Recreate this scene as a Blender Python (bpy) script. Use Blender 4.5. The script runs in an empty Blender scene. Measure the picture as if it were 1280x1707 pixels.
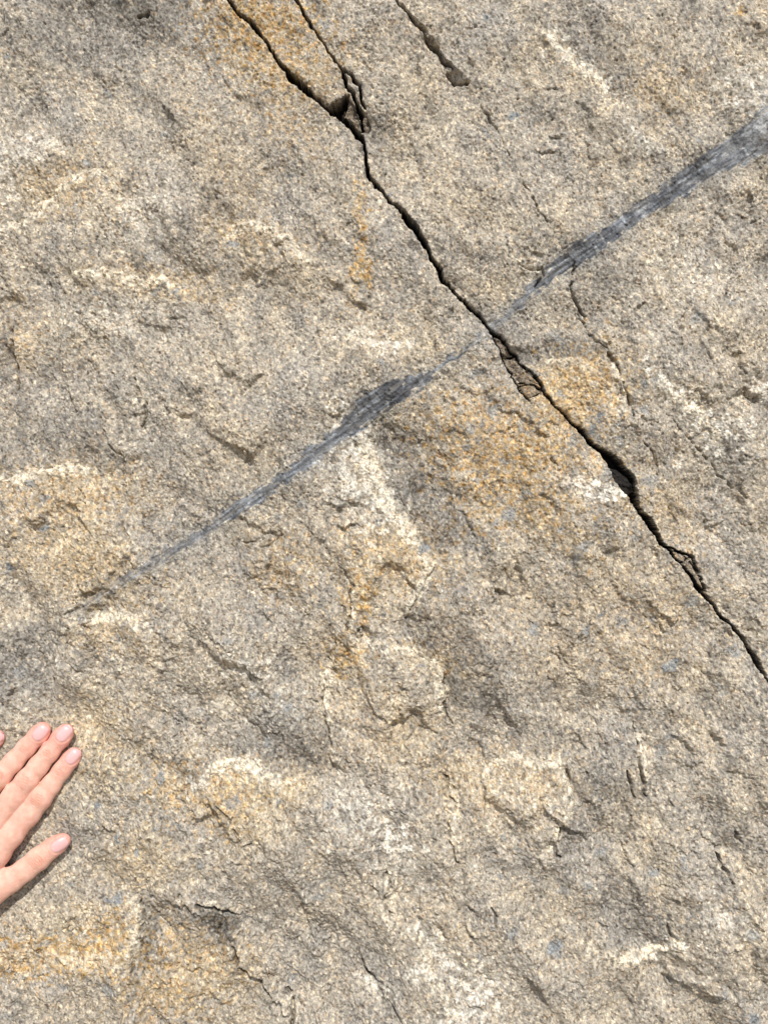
import bpy, math
import numpy as np
from mathutils import Vector
from mathutils.bvhtree import BVHTree

# ------------------------------------------------------------------ camera, sky, sun, exposure
S = 0.0004                       # metres per photograph pixel on the rock face
D = 0.55                         # camera distance from the face
sc = bpy.context.scene
cd = bpy.data.cameras.new('camera'); cam = bpy.data.objects.new('camera', cd)
sc.collection.objects.link(cam); sc.camera = cam
cam.location = (0, -D, 0); cam.rotation_euler = (math.radians(90), 0, 0)
cd.sensor_fit = 'VERTICAL'; cd.sensor_height = 24
cd.angle = 2 * math.atan(1707 * S / 2 / D)
cd.clip_start = 0.01; cd.clip_end = 500
to_sun = Vector((0.11, -0.72, 0.68)).normalized()
elev = math.asin(to_sun.z)
w = bpy.data.worlds.new('World'); sc.world = w; w.use_nodes = True
nt = w.node_tree
sky = nt.nodes.new('ShaderNodeTexSky'); sky.sky_type = 'NISHITA'; sky.sun_disc = False
sky.sun_elevation = elev; sky.sun_rotation = math.atan2(to_sun.x, to_sun.y)
bg = nt.nodes['Background']; bg.inputs['Strength'].default_value = 0.12
nt.links.new(sky.outputs[0], bg.inputs['Color'])
sl = bpy.data.lights.new('sun', 'SUN'); sl.energy = 4.0; sl.angle = math.radians(0.55); sl.color = (1, .965, .90)
so = bpy.data.objects.new('sun', sl); sc.collection.objects.link(so)
so.rotation_euler = to_sun.to_track_quat('Z', 'Y').to_euler(); so.location = to_sun * 5
vs = sc.view_settings; vs.view_transform = 'Standard'; vs.look = 'None'; vs.exposure = 0.05; vs.gamma = 1

# ------------------------------------------------------------------ noise
TN = 1024
_fx = np.fft.fftfreq(TN)[:, None]; _fy = np.fft.rfftfreq(TN)[None, :]
_fr = np.sqrt(_fx ** 2 + _fy ** 2) * 16          # 1 = one wave per 16 texels
TILES = {}
def tile(seed, kind='band'):
    k = (seed, kind)
    if k not in TILES:
        r = np.random.RandomState(seed).standard_normal((TN, TN))
        F = np.fft.rfft2(r)
        if kind == 'band': f = np.exp(-((np.log2(np.maximum(_fr, 1e-6))) / 0.75) ** 2)
        else: f = np.where(_fr > .03, np.maximum(_fr, .03) ** -1.9, 0) * np.exp(-(_fr / 5) ** 2) * np.exp(-(.35 / np.maximum(_fr, 1e-6)) ** 4)
        t = np.fft.irfft2(F * f, s=(TN, TN)); TILES[k] = (t / t.std()).astype(np.float32)
    return TILES[k]
def N(X, Y, L, seed, ang=0.0, ratio=1.0, kind='band'):
    """unit-variance noise with wavelength L (photo pixels), stretched by ratio along ang (degrees, y down)"""
    a = math.radians(ang + seed * 0.7); c, s = math.cos(a), math.sin(a)
    t = tile(seed % 7 + 11, kind)
    u = (X * c + Y * s) * (16.0 / (L * ratio)) + seed * 37.3; v = (-X * s + Y * c) * (16.0 / L) + seed * 91.7
    u0 = np.floor(u); v0 = np.floor(v); fu = (u - u0).astype(np.float32); fv = (v - v0).astype(np.float32)
    i = u0.astype(np.int64) % TN; j = v0.astype(np.int64) % TN; i1 = (i + 1) % TN; j1 = (j + 1) % TN
    return (t[j, i] * (1 - fu) + t[j, i1] * fu) * (1 - fv) + (t[j1, i] * (1 - fu) + t[j1, i1] * fu) * fv
def sst(x, a, b):
    t = np.clip((x - a) / (b - a), 0, 1); return t * t * (3 - 2 * t)

# ------------------------------------------------------------------ geometry helpers on point sets
def polyd(X, Y, pts):
    """distance, signed side (>0: right hand when travelling, y down), interpolated value"""
    best = np.full(X.shape, 1e9, np.float32); side = np.zeros(X.shape, np.float32); val = np.zeros(X.shape, np.float32)
    for (ax, ay, av), (bx, by, bv) in zip(pts[:-1], pts[1:]):
        dx, dy = bx - ax, by - ay; L2 = dx * dx + dy * dy + 1e-9
        t = np.clip(((X - ax) * dx + (Y - ay) * dy) / L2, 0, 1)
        d = np.hypot(X - ax - t * dx, Y - ay - t * dy)
        m = d < best
        best = np.where(m, d, best); val = np.where(m, av + t * (bv - av), val)
        side = np.where(m, np.sign(dx * (Y - ay) - dy * (X - ax)), side)
    return best, side, val
def polyf(X, Y, pts):
    """min over segments of distance minus half the local width"""
    best = np.full(X.shape, 1e9, np.float32)
    for (ax, ay, av), (bx, by, bv) in zip(pts[:-1], pts[1:]):
        dx, dy = bx - ax, by - ay; L2 = dx * dx + dy * dy + 1e-9
        t = np.clip(((X - ax) * dx + (Y - ay) * dy) / L2, 0, 1)
        best = np.minimum(best, np.hypot(X - ax - t * dx, Y - ay - t * dy) - (av + t * (bv - av)) / 2)
    return best
def inpoly(X, Y, P):
    c = np.zeros(X.shape, bool); n = len(P)
    for k in range(n):
        x0, y0 = P[k]; x1, y1 = P[(k + 1) % n]
        if y0 == y1: continue
        c ^= ((y0 > Y) != (y1 > Y)) & (X < (x1 - x0) * (Y - y0) / (y1 - y0) + x0)
    return c
def polysdf(X, Y, P):        # negative inside
    d = polyd(X, Y, [(x, y, 0) for x, y in P + P[:1]])[0]
    return np.where(inpoly(X, Y, P), -d, d)

# ------------------------------------------------------------------ what was seen in the photograph, in its pixels
_M = [(-900,-2300,7),(-420,-1350,6),(120,-430,7),(300,-130,6),(360,-40,5),(383,0,5),(396,18,5),(413,31,9),(429,45,10),(441,64,6),(456,90,6),(472,111,8),(487,127,14),(511,148,13),
 (534,168,9),(554,184,12),(573,193,12),(597,219,14),(606,234,7),(610,266,5),(616,289,12),(636,313,6),(652,336,6),(671,357,13),(687,381,17),
 (698,395,14),(714,422,7),(730,449,8),(739,468,10),(752,482,6),(774,504,6),(798,523,6),(821,550,7),(848,572,4.5),(868,599,4.5),(888,621,5),(903,642,6),
 (907,656,8),(934,685,6),(958,709,7),(989,744,8),(1001,752,10),(1019,767,22),(1031,787,30),(1046,808,31),(1056,828,17),(1063,845,8),(1072,857,11),(1083,869,18),
 (1092,885,17),(1105,906,9),(1114,917,6),(1127,934,4.5),(1146,953,7),(1161,978,10),(1171,989,9),(1186,1006,7),(1202,1028,6),(1224,1050,6),
 (1239,1069,9),(1253,1094,11),(1264,1116,7),(1280,1147,6),(1340,1240,7),(1450,1420,8),(1750,1950,8),(2300,2800,9),(3300,4600,9)]
MAIN = [(x, y, w_ * (.80 if w_ < 15 else .95)) for x, y, w_ in _M]
SECOND = [(180,-560,4),(440,-110,5),(495,0,5),(505,18,6),(513,31,7),(525,47,3),(534,62,4),(546,80,3),(560,100,2.5),(570,121,4),(575,133,6),(579,145,5),(593,168,7),(601,188,6),(603,211,5)]
CRACKS = [SECOND,
 [(570,117,4),(585,129,7),(597,143,7),(603,160,6),(607,180,5)],
 [(823,556,4),(835,584,3.5),(845,607,3.2),(862,630,3.2),(866,650,4),(882,666,5)],
 [(837,589,2.6),(850,592,2.6),(860,591,2.6)],[(868,638,3),(888,638,2.8),(903,650,3)],
 [(1114,914,4),(1136,919,5),(1155,930,10),(1164,953,5),(1171,972,5),(1172,987,7)],[(1128,936,3),(1140,939,3),(1150,931,4)],
]
# shallower breaks: (points with width, depth mm)
GROOVES = [
 ([(657,4,1),(675,23,2.5),(691,37,4),(710,59,7),(726,78,8),(741,100,6.5),(755,111,4)],5),
 ([(745,117,2.5),(761,133,4),(780,133,4)],3),([(548,184,2),(500,128,1)],.6),
 ([(800,175,1.0),(815,203,4),(830,225,1.5),(845,260,2),(862,290,2.4),(883,325,2.2),(897,355,2),(910,372,1.2)],1.6),
 ([(862,443,1),(885,447,3),(903,448,3),(905,456,3),(893,480,1.5)],2),
 ([(957,435,1.5),(953,475,3),(957,495,3.4),(963,508,3),(980,523,4)],2.4),([(966,515,1.5),(978,548,2),(986,560,3),(1000,575,2),(1010,582,1)],1.3),
 ([(1011,588,3),(1016,600,7),(1024,612,4),(1032,632,2.6),(1040,658,3),(1052,695,2)],2.4),
 ([(1068,738,2),(1088,752,3),(1098,772,2.4),(1100,790,1)],1.6),([(1110,690,1),(1150,730,2),(1190,775,2.4),(1230,815,4),(1250,830,2)],1.4),
 ([(1118,845,1),(1130,865,2),(1137,885,1)],1),
 ([(567,945,1),(580,962,3),(591,977,3.4),(583,990,3),(583,1022,3.4),(577,1050,3)],2),([(560,1070,3),(553,1088,3)],1.4),
 ([(540,1130,1.5),(537,1180,3.4),(545,1215,3.4),(553,1248,2)],2.2),([(724,943,2),(712,965,3),(700,985,1.5),(676,1030,2)],1.3),
 ([(739,1130,1),(741,1170,3),(746,1200,3),(756,1212,1.5)],1.6),
 ([(734,1292,2),(748,1299,4),(748,1330,3),(762,1338,2),(757,1355,3),(748,1367,4),(746,1384,4),(753,1406,3.4),(759,1434,2)],2.4),
 ([(644,1457,3),(653,1482,3),(643,1492,2.5),(644,1519,3.6),(659,1531,2.5)],1.8),
 ([(362,1335,1.5),(383,1360,3),(395,1385,3),(403,1408,3.4),(420,1405,3)],2),
 ([(328,1508,4),(350,1511,6),(375,1519,6),(398,1529,4)],4.5),([(303,1485,3),(315,1508,4),(326,1528,3)],2),
 ([(388,1582,3),(398,1612,5),(415,1630,5),(433,1645,6),(440,1660,7),(452,1670,4)],4),([(476,1658,4),(485,1675,5),(488,1700,6),(484,1740,5)],4),
 ([(603,1613,3),(612,1632,4),(628,1645,5),(638,1646,3)],2.8),([(640,1655,2),(655,1685,3),(680,1715,3)],1.8),
 ([(1062,1210,1),(1065,1250,3),(1068,1290,4.5),(1071,1312,5),(1078,1328,1.5)],2.4),([(1045,1285,2),(1050,1300,4),(1052,1320,4.5),(1057,1330,4)],2.4),
 ([(943,1278,2),(947,1292,5),(951,1306,3)],2.2),([(980,1288,2),(983,1300,3)],1.4),
 ([(938,1372,2),(926,1400,5),(922,1425,6),(935,1430,2)],2.6),([(1007,1360,2),(1005,1378,4),(998,1392,3)],1.8),([(1053,1362,2),(1051,1385,4),(1043,1398,2)],1.6),
 ([(1194,1412,2),(1200,1440,6),(1210,1455,6),(1218,1472,4)],3),([(1222,1383,4),(1229,1396,8),(1234,1403,2)],2.6),
 ([(817,1508,1),(826,1525,4),(826,1540,3)],1.8),([(1110,1535,1),(1116,1550,4),(1121,1568,4)],1.8),
 ([(21,552,3),(21,593,5),(27,628,6),(29,654,5)],2.2),([(222,630,2),(228,650,3.4),(243,673,4),(240,700,4),(233,711,3)],2),
 ([(187,620,1.5),(195,650,2.6)],1.2),([(165,680,1.5),(172,715,2),(180,742,2),(205,760,3),(207,805,2)],1.1),
 ([(192,840,1),(205,875,2),(218,900,2.4),(228,925,2)],1.2),([(115,1048,4),(113,1075,3),(108,1100,2)],1.4),([(228,19,4),(240,19,5),(248,16,3)],2),
 ([(5,60,2),(18,55,3)],1.2),([(137,1010,2),(142,1018,2)],1),([(280,530,2),(293,531,4)],1.4),([(405,905,2),(425,905,2.6),(440,890,1.5)],1.2),
 ([(238,1500,2),(240,1525,3),(240,1545,4)],1.8),([(222,1580,3),(224,1615,3.5),(222,1628,3)],2),([(186,1305,1),(192,1318,2.5)],1.2),([(232,1370,1),(245,1390,2.6),(248,1400,2)],1.2),
 ([(470,892,1),(455,905,2.2),(430,918,1.4)],.9),([(855,945,2),(868,955,2)],.8),([(916,1022,2),(935,1021,2.6)],.9),([(1112,1325,1.5),(1119,1345,3)],1.2),
 ([(1150,165,1),(1162,195,1.6)],.8),([(893,250,1.5),(925,252,2.4)],1),([(917,222,1.5),(935,229,3)],1),([(905,148,2),(925,149,3)],1),([(1250,375,1.5),(1262,365,1.5)],.8),([(947,38,3),(950,48,2)],1),
 ([(590,771,3),(600,772,2)],1),([(725,525,1),(760,527,1.5)],.6),([(1025,870,1),(1040,878,1)],.6),([(690,1315,2),(690,1330,3),(700,1338,2)],1.2),([(487,1350,3),(492,1375,3)],1.3),([(690,1560,1.5),(700,1572,2)],1),
]
# edges of flakes and slabs; the right-hand side of the travel direction (y down) stands higher by A mm, fading over L px, edge softness sf
STEPS = [
 ([(-40,405,2),(0,388,2),(60,352,2.2),(110,305,2.2),(150,286,2.4),(200,293,1)],60,4),
 ([(40,262,0),(85,235,1.4),(110,262,.6)],30,5),
 ([(90,470,1.4),(140,455,2.8),(175,451,3),(235,466,3.2),(265,459,2.8),(308,487,.6)],55,3),
 ([(372,390,1),(420,368,2.4),(470,392,2.4),(502,418,2),(525,450,.5)],60,4),
 ([(-60,815,2),(0,800,3),(50,790,3),(110,776,3),(140,778,3),(168,794,1)],110,2.5),
 ([(100,1058,1),(120,1040,2),(160,1028,2.4),(205,1020,2.6),(235,1035,2),(268,1065,.5)],70,3),
 ([(335,1300,1),(350,1280,3),(400,1270,3.4),(440,1285,3.2),(478,1318,1)],80,4),
 ([(893,605,1),(940,595,2),(985,602,.8)],40,2.5),
 ([(590,700,1),(625,780,4),(645,835,4.5),(680,880,4.5),(712,922,2)],75,12),
 ([(880,35,.5),(930,70,2.2),(960,100,2.4),(1000,130,2.4),(1025,155,.4)],45,6),
 ([(1080,630,1),(1140,670,2),(1180,705,2),(1215,745,.5)],35,7),
 ([(398,1527,2.6),(375,1517,3.2),(350,1509,3),(325,1505,1.4)],40,1.5),
 ([(560,1068,1.5),(610,1068,1.5),(665,1078,2),(702,1085,2.6),(732,1112,3),(742,1160,3),(740,1215,1.5)],90,3),
 ([(552,1245,1),(540,1190,2.4),(540,1130,2.2),(556,1078,1.5)],80,2.5),
 ([(577,1060,1.6),(584,1010,2.2),(584,980,2.4),(570,940,.6)],70,2.5),
 ([(695,905,1),(722,935,2.5),(712,968,2.5),(690,1005,2),(665,1040,1)],60,5),
 ([(780,1300,1),(820,1275,2),(862,1264,2.6),(930,1270,3),(945,1296,4),(958,1335,3.2),(935,1375,3.4),(922,1425,2)],75,3),
 ([(236,1500,1),(240,1545,2.8),(226,1590,3),(222,1622,1.5)],100,6),
 ([(222,1604,2),(120,1600,1.6),(0,1600,1.4),(-60,1604,1)],60,10),
 ([(385,1575,1.5),(398,1612,3),(433,1645,3.4),(452,1672,3),(486,1700,3),(500,1750,2)],90,-2.5),
 ([(600,1605,.5),(628,1646,2),(650,1680,2),(690,1725,1.6)],60,-3),
 ([(760,1440,.8),(747,1384,2),(748,1365,2),(766,1335,2),(745,1296,2)],60,2.5),
 ([(1195,1410,.6),(1205,1450,2.4),(1220,1475,.6)],40,-3),
 ([(1070,1320,1.2),(1066,1260,2),(1062,1205,.3)],60,2),
 ([(18,545,1),(22,600,2.4),(30,660,.8)],50,-3),
 ([(222,625,1),(243,673,2),(233,712,1)],40,2.5),
 ([(640,1440,.4),(655,1485,1.8),(644,1520,1.4),(700,1560,1.6),(720,1620,2),(760,1680,1.5)],50,6),
 ([(655,0,1),(690,37,2.4),(726,78,3),(755,112,2),(785,135,1)],70,-3),
 ([(1000,1500,0),(990,1590,1),(1050,1600,3),(1085,1594,3.6),(1125,1578,2.5),(1118,1540,1.5)],45,5),
 ([(1010,585,1),(1030,630,1.6),(1055,700,.5)],60,3),
 ([(150,1480,.2),(150,1540,1),(130,1575,.5)],40,6),
 ([(470,1660,1),(486,1690,2),(500,1740,2)],50,3),
 ([(800,400,.5),(905,452,1),(960,470,.5)],50,5),([(560,560,0),(600,555,1.5),(640,590,.6)],35,4),([(300,1200,.3),(420,1160,1.6),(500,1140,.4)],60,8),
 ([(860,1650,.4),(760,1600,1.6),(735,1560,.3)],50,8),
]
# broad swells and hollows: x, y, rx, ry, rotation (deg, y down), mm
BUMPS = [(730,815,110,38,55,-4.0),(860,780,120,80,40,2.0),(1050,1540,75,60,10,-3.2),(460,1250,70,45,25,-3.5),(560,1290,60,30,0,-2.5),
 (250,60,170,70,15,-4),(180,0,120,50,0,-3.5),(620,1420,110,90,0,3),(1010,1400,80,50,30,-3),(980,1220,130,70,50,-3.2),(380,1560,45,40,35,-1.6),
 (250,1570,30,60,15,-3),(640,1160,80,70,0,2),(640,970,70,70,0,2.2),(860,1340,70,60,0,2.2),(960,30,60,40,40,-2.5),(970,540,60,35,10,-2.4),
 (150,900,130,90,0,2.4),(430,420,90,40,15,2),(200,520,140,50,10,-2.2),(330,700,140,90,50,1.8),(1180,780,90,50,40,-2.6),(800,1180,110,60,55,-2.6),
 (1180,480,120,80,30,2.2),(430,970,100,60,40,-2.2),(60,1090,60,60,0,-2.6),(560,1600,100,70,45,-2),(860,1560,120,60,0,1.6),(1180,1640,110,60,0,1.6),
 (80,620,60,90,0,-2),(940,640,60,60,0,1.6),(1150,60,90,60,20,1.8),(560,300,60,160,-30,1.4),(320,280,150,70,30,-1.8),(1240,1300,70,110,0,2),
 (700,1300,40,30,0,-1.6),(510,1470,60,90,30,-1.4),(100,1660,120,40,0,-1.5)]
VEIN = [(1460,90,120),(1330,185,90),(1280,224,78),(1229,248,54),(1170,281,42),(1124,316,32),(1073,348,27),(1034,375,28),(999,402,32),(956,426,36),(936,441,30),(913,461,22),
 (885,488,21),(850,520,17),(825,542,12),(812,552,10),(790,570,10),(760,595,12),(736,609,14),(715,625,22),(690,640,28),(650,655,42),(625,672,46),(605,690,42),(580,715,32),
 (545,740,29),(505,775,26),(470,800,20),(430,828,20),(400,845,24),(350,880,19),(310,905,15),(260,935,20),(220,960,17),(180,985,13),(150,1005,9),(120,1025,4)]
VEIN = [(x, y, w_ * (.84 if x < 600 else .66 if 700 < x < 900 else .92)) for x, y, w_ in VEIN]
# rust: x, y, rx, ry, rot, strength
RUST = [(430,40,85,60,20,.95),(470,110,60,50,50,.6),(480,200,60,40,40,.4),(850,760,130,75,20,.8),(830,810,60,70,60,.7),(955,660,60,75,45,.75),(900,850,90,30,45,.5),(800,700,50,70,60,.45),
 (330,1590,80,50,30,.5),(130,1592,130,28,0,1.0),(20,1600,60,30,0,1.0),(190,1560,50,40,0,.7),(270,1650,70,40,20,.6),(300,1310,60,40,0,.55),(380,1330,50,50,50,.6),(450,1310,60,30,20,.4),
 (597,990,24,40,0,.9),(575,1090,30,28,0,.8),(680,920,70,50,30,.55),(620,900,50,40,0,.4),(470,950,50,50,0,.45),(720,1095,50,20,20,.5),(600,430,9,50,10,1.0),(612,460,8,16,0,1.3),(600,350,10,40,0,.7),
 (100,830,110,50,0,.5),(130,940,110,50,20,.4),(420,390,70,24,10,.45),(270,470,90,22,10,.45),(120,310,90,40,0,.4),(860,1310,80,50,0,.4),(620,1220,80,60,0,.3),(1100,150,40,40,0,.35),(1235,15,8,8,0,1.2),
 (1060,1050,90,90,0,.3),(900,1060,100,60,40,.2),(760,1050,70,50,0,.25),(640,570,30,24,0,.3),(230,1420,60,50,0,.3),(1050,830,20,14,0,.5),(980,600,60,12,5,.6),(30,550,30,60,0,.35),(760,1300,60,40,0,.35),
 (380,300,40,120,-30,.25),(530,130,50,60,40,.35),(1130,870,60,40,50,.35),(1000,1010,60,30,30,.2),(190,1060,60,30,0,.4),(150,1250,80,60,0,.3)]
# pale quartz-rich streaks, plus the sunlit lip of the lower hollow painted pale
WHITE = [(1120,655,40,10,38,1.2),(1180,705,36,13,42,1.2),(1195,735,18,14,60,1),(1011,820,24,11,5,1.5),(960,810,40,14,15,.7),(610,770,22,55,-25,1.0),(650,850,30,18,40,1.0),(590,820,22,45,-30,.6),
 (940,82,12,24,-45,1.0),(1000,128,34,8,40,1.0),(970,100,34,8,45,.9),(660,1398,22,18,0,1.2),(640,575,28,12,10,.7),(1110,1588,34,8,-15,1.3),(795,1660,28,16,10,1.0),(735,1590,12,40,-30,.9),(700,1620,22,12,0,.8),(625,1650,24,14,20,.6),
 (470,1190,36,20,0,.6),(400,1110,30,24,0,.7),(720,620,8,12,0,.6),(50,250,30,20,0,.5),(0,290,26,40,0,.7),(240,350,50,40,0,.35),(1065,235,26,10,30,.7),(1240,140,30,30,0,.5),(1270,650,20,12,0,.7),(1240,710,26,12,20,.6),(860,1330,40,24,0,.35),
 (800,1640,30,24,0,.5),(780,1700,40,24,0,.6),(1210,1530,40,18,20,.4),(600,1340,50,40,0,.4),(1000,1290,10,8,0,.7),(1150,455,60,40,0,.3),(170,530,70,26,0,.35),(330,1310,16,10,0,.9),(445,1290,28,8,20,.6),(200,1110,30,12,0,.3),
 (690,1440,50,30,0,.4),(1130,770,14,10,0,.6),(920,1350,16,20,0,.3),(600,560,30,14,0,.4)]
# greyer, fresher rock, with shade of slopes and hollows painted in
GREY = [(715,790,40,90,-32,.8),(780,860,30,60,-40,.5),(360,1545,42,30,35,1.0),(250,30,170,40,5,.9),(180,60,120,60,0,.6),(350,300,120,70,30,.5),(500,230,70,60,40,.3),(950,575,60,22,10,.8),(880,650,60,40,45,.3),
 (480,1230,80,50,20,.6),(50,1110,60,40,0,.6),(960,50,60,40,40,.5),(960,1230,90,60,50,.5),(760,1130,70,80,50,.4),(240,1580,16,45,15,.9),(930,430,60,30,0,.4),(60,680,80,70,0,.5),(430,1090,60,60,0,.3),(1230,1350,60,60,0,.3),
 (1010,1320,60,60,0,.5),(1060,1540,60,50,0,.4),(980,1450,60,30,0,.3),(1150,1080,40,40,0,.2),(1180,800,50,30,40,.4),(560,1600,120,60,45,.35),(240,880,50,40,0,.4),(390,960,70,40,0,.4),(330,1290,22,14,0,.8),(700,905,16,10,30,.9),
 (1000,420,60,30,0,.4),(900,1240,70,40,0,.3),(200,640,50,70,0,.3),(1150,900,60,40,0,.25),(130,975,70,26,-20,.6),(720,1300,30,30,0,.4),(780,915,60,8,8,.5),(1080,300,50,16,-35,.4),(100,480,70,30,0,.3)]
# weathered patina (tan, +) and fresher grey breaks with slope and step shade painted in (-) with crisp outlines: polygon, strength, softness
PATCH = [
 ([(-60,815),(0,800),(50,790),(110,776),(140,778),(168,794),(180,850),(226,930),(240,950),(150,1005),(110,1040),(30,1035),(-60,1040)],.75,3),
 ([(893,605),(940,595),(985,602),(1012,610),(1030,660),(1050,700),(1042,745),(1010,742),(985,730),(908,652)],.7,4),
 ([(556,1078),(600,1068),(665,1078),(702,1085),(732,1112),(742,1160),(740,1215),(700,1252),(620,1240),(553,1245),(538,1190),(540,1130)],.45,3),
 ([(590,915),(640,900),(700,905),(722,935),(712,968),(690,1005),(665,1040),(655,1075),(577,1060),(584,990),(590,975),(570,940)],.6,4),
 ([(780,1300),(820,1275),(862,1264),(930,1270),(945,1296),(958,1335),(935,1375),(922,1425),(860,1430),(800,1400),(765,1340)],.4,4),
 ([(335,1300),(350,1280),(400,1270),(440,1285),(478,1318),(470,1400),(420,1400),(385,1362),(362,1335)],.6,4),
 ([(-60,1520),(0,1505),(60,1500),(150,1500),(236,1500),(240,1545),(226,1590),(215,1615),(120,1600),(0,1602),(-60,1606)],.5,5),
 ([(372,390),(420,368),(470,392),(502,418),(525,450),(480,460),(420,440),(380,430)],.55,6),
 ([(90,470),(140,455),(175,451),(235,466),(265,459),(308,487),(290,500),(200,498),(110,492)],.75,5),
 ([(0,388),(60,352),(110,305),(150,286),(205,293),(260,330),(240,380),(150,400),(60,400)],.5,8),
 ([(100,1058),(160,1028),(205,1020),(235,1035),(268,1065),(320,1120),(280,1200),(150,1190),(60,1120)],.4,6),
 ([(20,552),(40,540),(46,575),(44,620),(30,600)],.7,3),
 ([(325,1511),(352,1513),(376,1521),(400,1530),(412,1537),(385,1565),(392,1592),(366,1575),(345,1548),(322,1530)],-1.1,2),
 ([(636,690),(668,712),(695,740),(715,790),(745,830),(790,880),(825,925),(770,915),(712,920),(690,890),(655,840),(640,790),(628,745)],-.85,5),
 ([(712,968),(745,985),(790,1040),(840,1120),(830,1180),(760,1175),(738,1115),(705,1080),(672,1060),(668,1040),(692,1005)],-.6,6),
 ([(948,1278),(985,1275),(1045,1280),(1055,1330),(1010,1345),(985,1400),(940,1430),(925,1425),(938,1375),(960,1335)],-.65,4),
 ([(905,560),(960,555),(1005,572),(1010,585),(985,600),(940,593),(893,602),(860,585)],-.7,5),
 ([(430,1185),(500,1175),(545,1215),(555,1250),(520,1290),(470,1305),(440,1275),(420,1240)],-.6,6),
 ([(238,1520),(262,1545),(252,1590),(232,1640),(221,1630),(228,1590)],-.9,3),
 ([(985,1575),(960,1530),(1010,1490),(1080,1490),(1118,1540),(1110,1575),(1085,1590),(1040,1600)],-.4,8),
 ([(25,1100),(75,1095),(110,1045),(60,1040),(0,1050),(0,1150),(50,1150),(78,1120)],-.6,5),
 ([(-30,545),(18,550),(21,600),(28,655),(-30,650)],-.5,3),
 ([(150,670),(178,700),(180,745),(205,765),(195,785),(168,785),(140,772),(60,780),(0,795),(-60,805),(-60,720),(80,700)],-.45,5),
 ([(1062,230),(1100,235),(1105,265),(1075,262)],-.7,3),([(692,900),(712,903),(716,918),(700,920)],-.9,2),([(130,942),(190,925),(235,945),(215,965),(150,985)],-.5,4),
 ([(1180,690),(1250,740),(1285,790),(1285,840),(1230,810),(1170,740)],-.5,6),([(1060,420),(940,480),(1010,520),(1080,480)],-.35,12),
 ([(60,-30),(330,-30),(300,40),(210,90),(120,110),(30,70)],-.55,14),([(940,25),(1010,40),(1060,120),(1020,140),(960,90)],-.5,6)]
SPOTS = [(811,28,9,6,1.3),(856,192,10,6,1.1),(1245,1580,1,1,0),(925,1582,14,11,1.1),(1255,1697,10,8,1.1),(76,882,8,5,1),(19,948,10,8,1),(145,273,8,5,.8),(180,302,8,5,.7),(180,150,7,5,.7),(162,489,8,5,.7),(262,485,14,6,.6),(294,483,14,5,.8),
 (388,407,14,5,.8),(690,318,12,14,.4),(1160,533,12,9,.6),(165,1342,7,6,1.2),(196,1395,6,5,1.1),(230,1418,7,6,.9),(201,1494,8,7,1.1),(184,1497,8,6,.8),(332,1440,7,6,.9),(300,1375,6,5,.6),(263,1377,6,5,.8),(268,1298,7,9,.8),(114,1475,8,6,.5),(392,1335,10,10,.6),
 (860,1300,0.1,.1,0),(1120,1110,13,10,1.0),(1005,1025,7,7,.8),(1040,1040,12,9,.7),(975,1050,10,9,.7),(1092,1033,7,6,.7),(1155,1005,12,11,.8),(1220,1085,12,10,.8),(1270,1090,9,8,.6),(970,910,14,7,.6),(960,935,10,7,.5),
 (792,621,12,9,.7),(818,662,7,6,.7),(825,683,8,9,.8),(785,714,8,8,.8),(803,710,6,5,.7),(797,731,5,5,.8),(777,746,8,7,.8),(838,770,8,6,.6),(932,657,7,6,.8),(997,697,9,9,.9),(985,715,9,11,.9),(955,735,12,10,.5),(1030,735,9,10,.7),(873,825,9,7,.7),
 (850,856,11,12,.8),(838,830,7,7,.6),(828,870,7,7,.7),(890,1050,9,9,.7),(635,607,5,9,.6),(462,865,8,8,.5),(705,913,10,8,1.0),(1085,640,5,6,.8),(1072,685,8,6,.7),(1010,790,12,10,.3),(1085,800,14,12,.6),(1067,643,7,6,.6),
 (425,1160,12,9,.7),(478,1180,12,6,.7),(460,1158,6,5,.7),(445,1243,8,6,.6),(385,1065,9,6,.5),(200,1065,8,6,.6),(340,790,6,5,.4),(300,640,14,8,.3),(700,815,6,5,0),(57,805,8,6,.8),(80,830,8,6,.7),(32,1120,12,8,.6),(980,200,10,6,0),(1230,500,8,6,.5),
 (935,430,6,8,.5),(915,1345,10,8,.5),(840,1396,7,6,.6),(1003,1425,10,7,.7),(1090,1455,11,9,.8),(1135,1435,8,12,.5),(980,1485,10,11,.6),(940,1490,12,8,.5),(850,1550,8,12,.6),(1250,1550,12,7,.6),(950,1555,10,6,.4),(890,1470,8,6,.4),(180,1645,8,10,.7),
 (190,1650,6,6,.5),(10,1690,7,6,.6),(540,1470,5,7,.5),(535,1495,10,6,.5),(548,1338,10,8,.7),(505,840,14,7,.4),(570,840,8,7,.5),(1120,1230,8,7,.6),(1200,1150,9,12,.6),(1240,1180,7,6,.4),(930,560,20,10,.4),(1105,1255,10,9,.5),(1200,1655,14,10,.5),(1240,1665,7,6,.3)]
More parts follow.
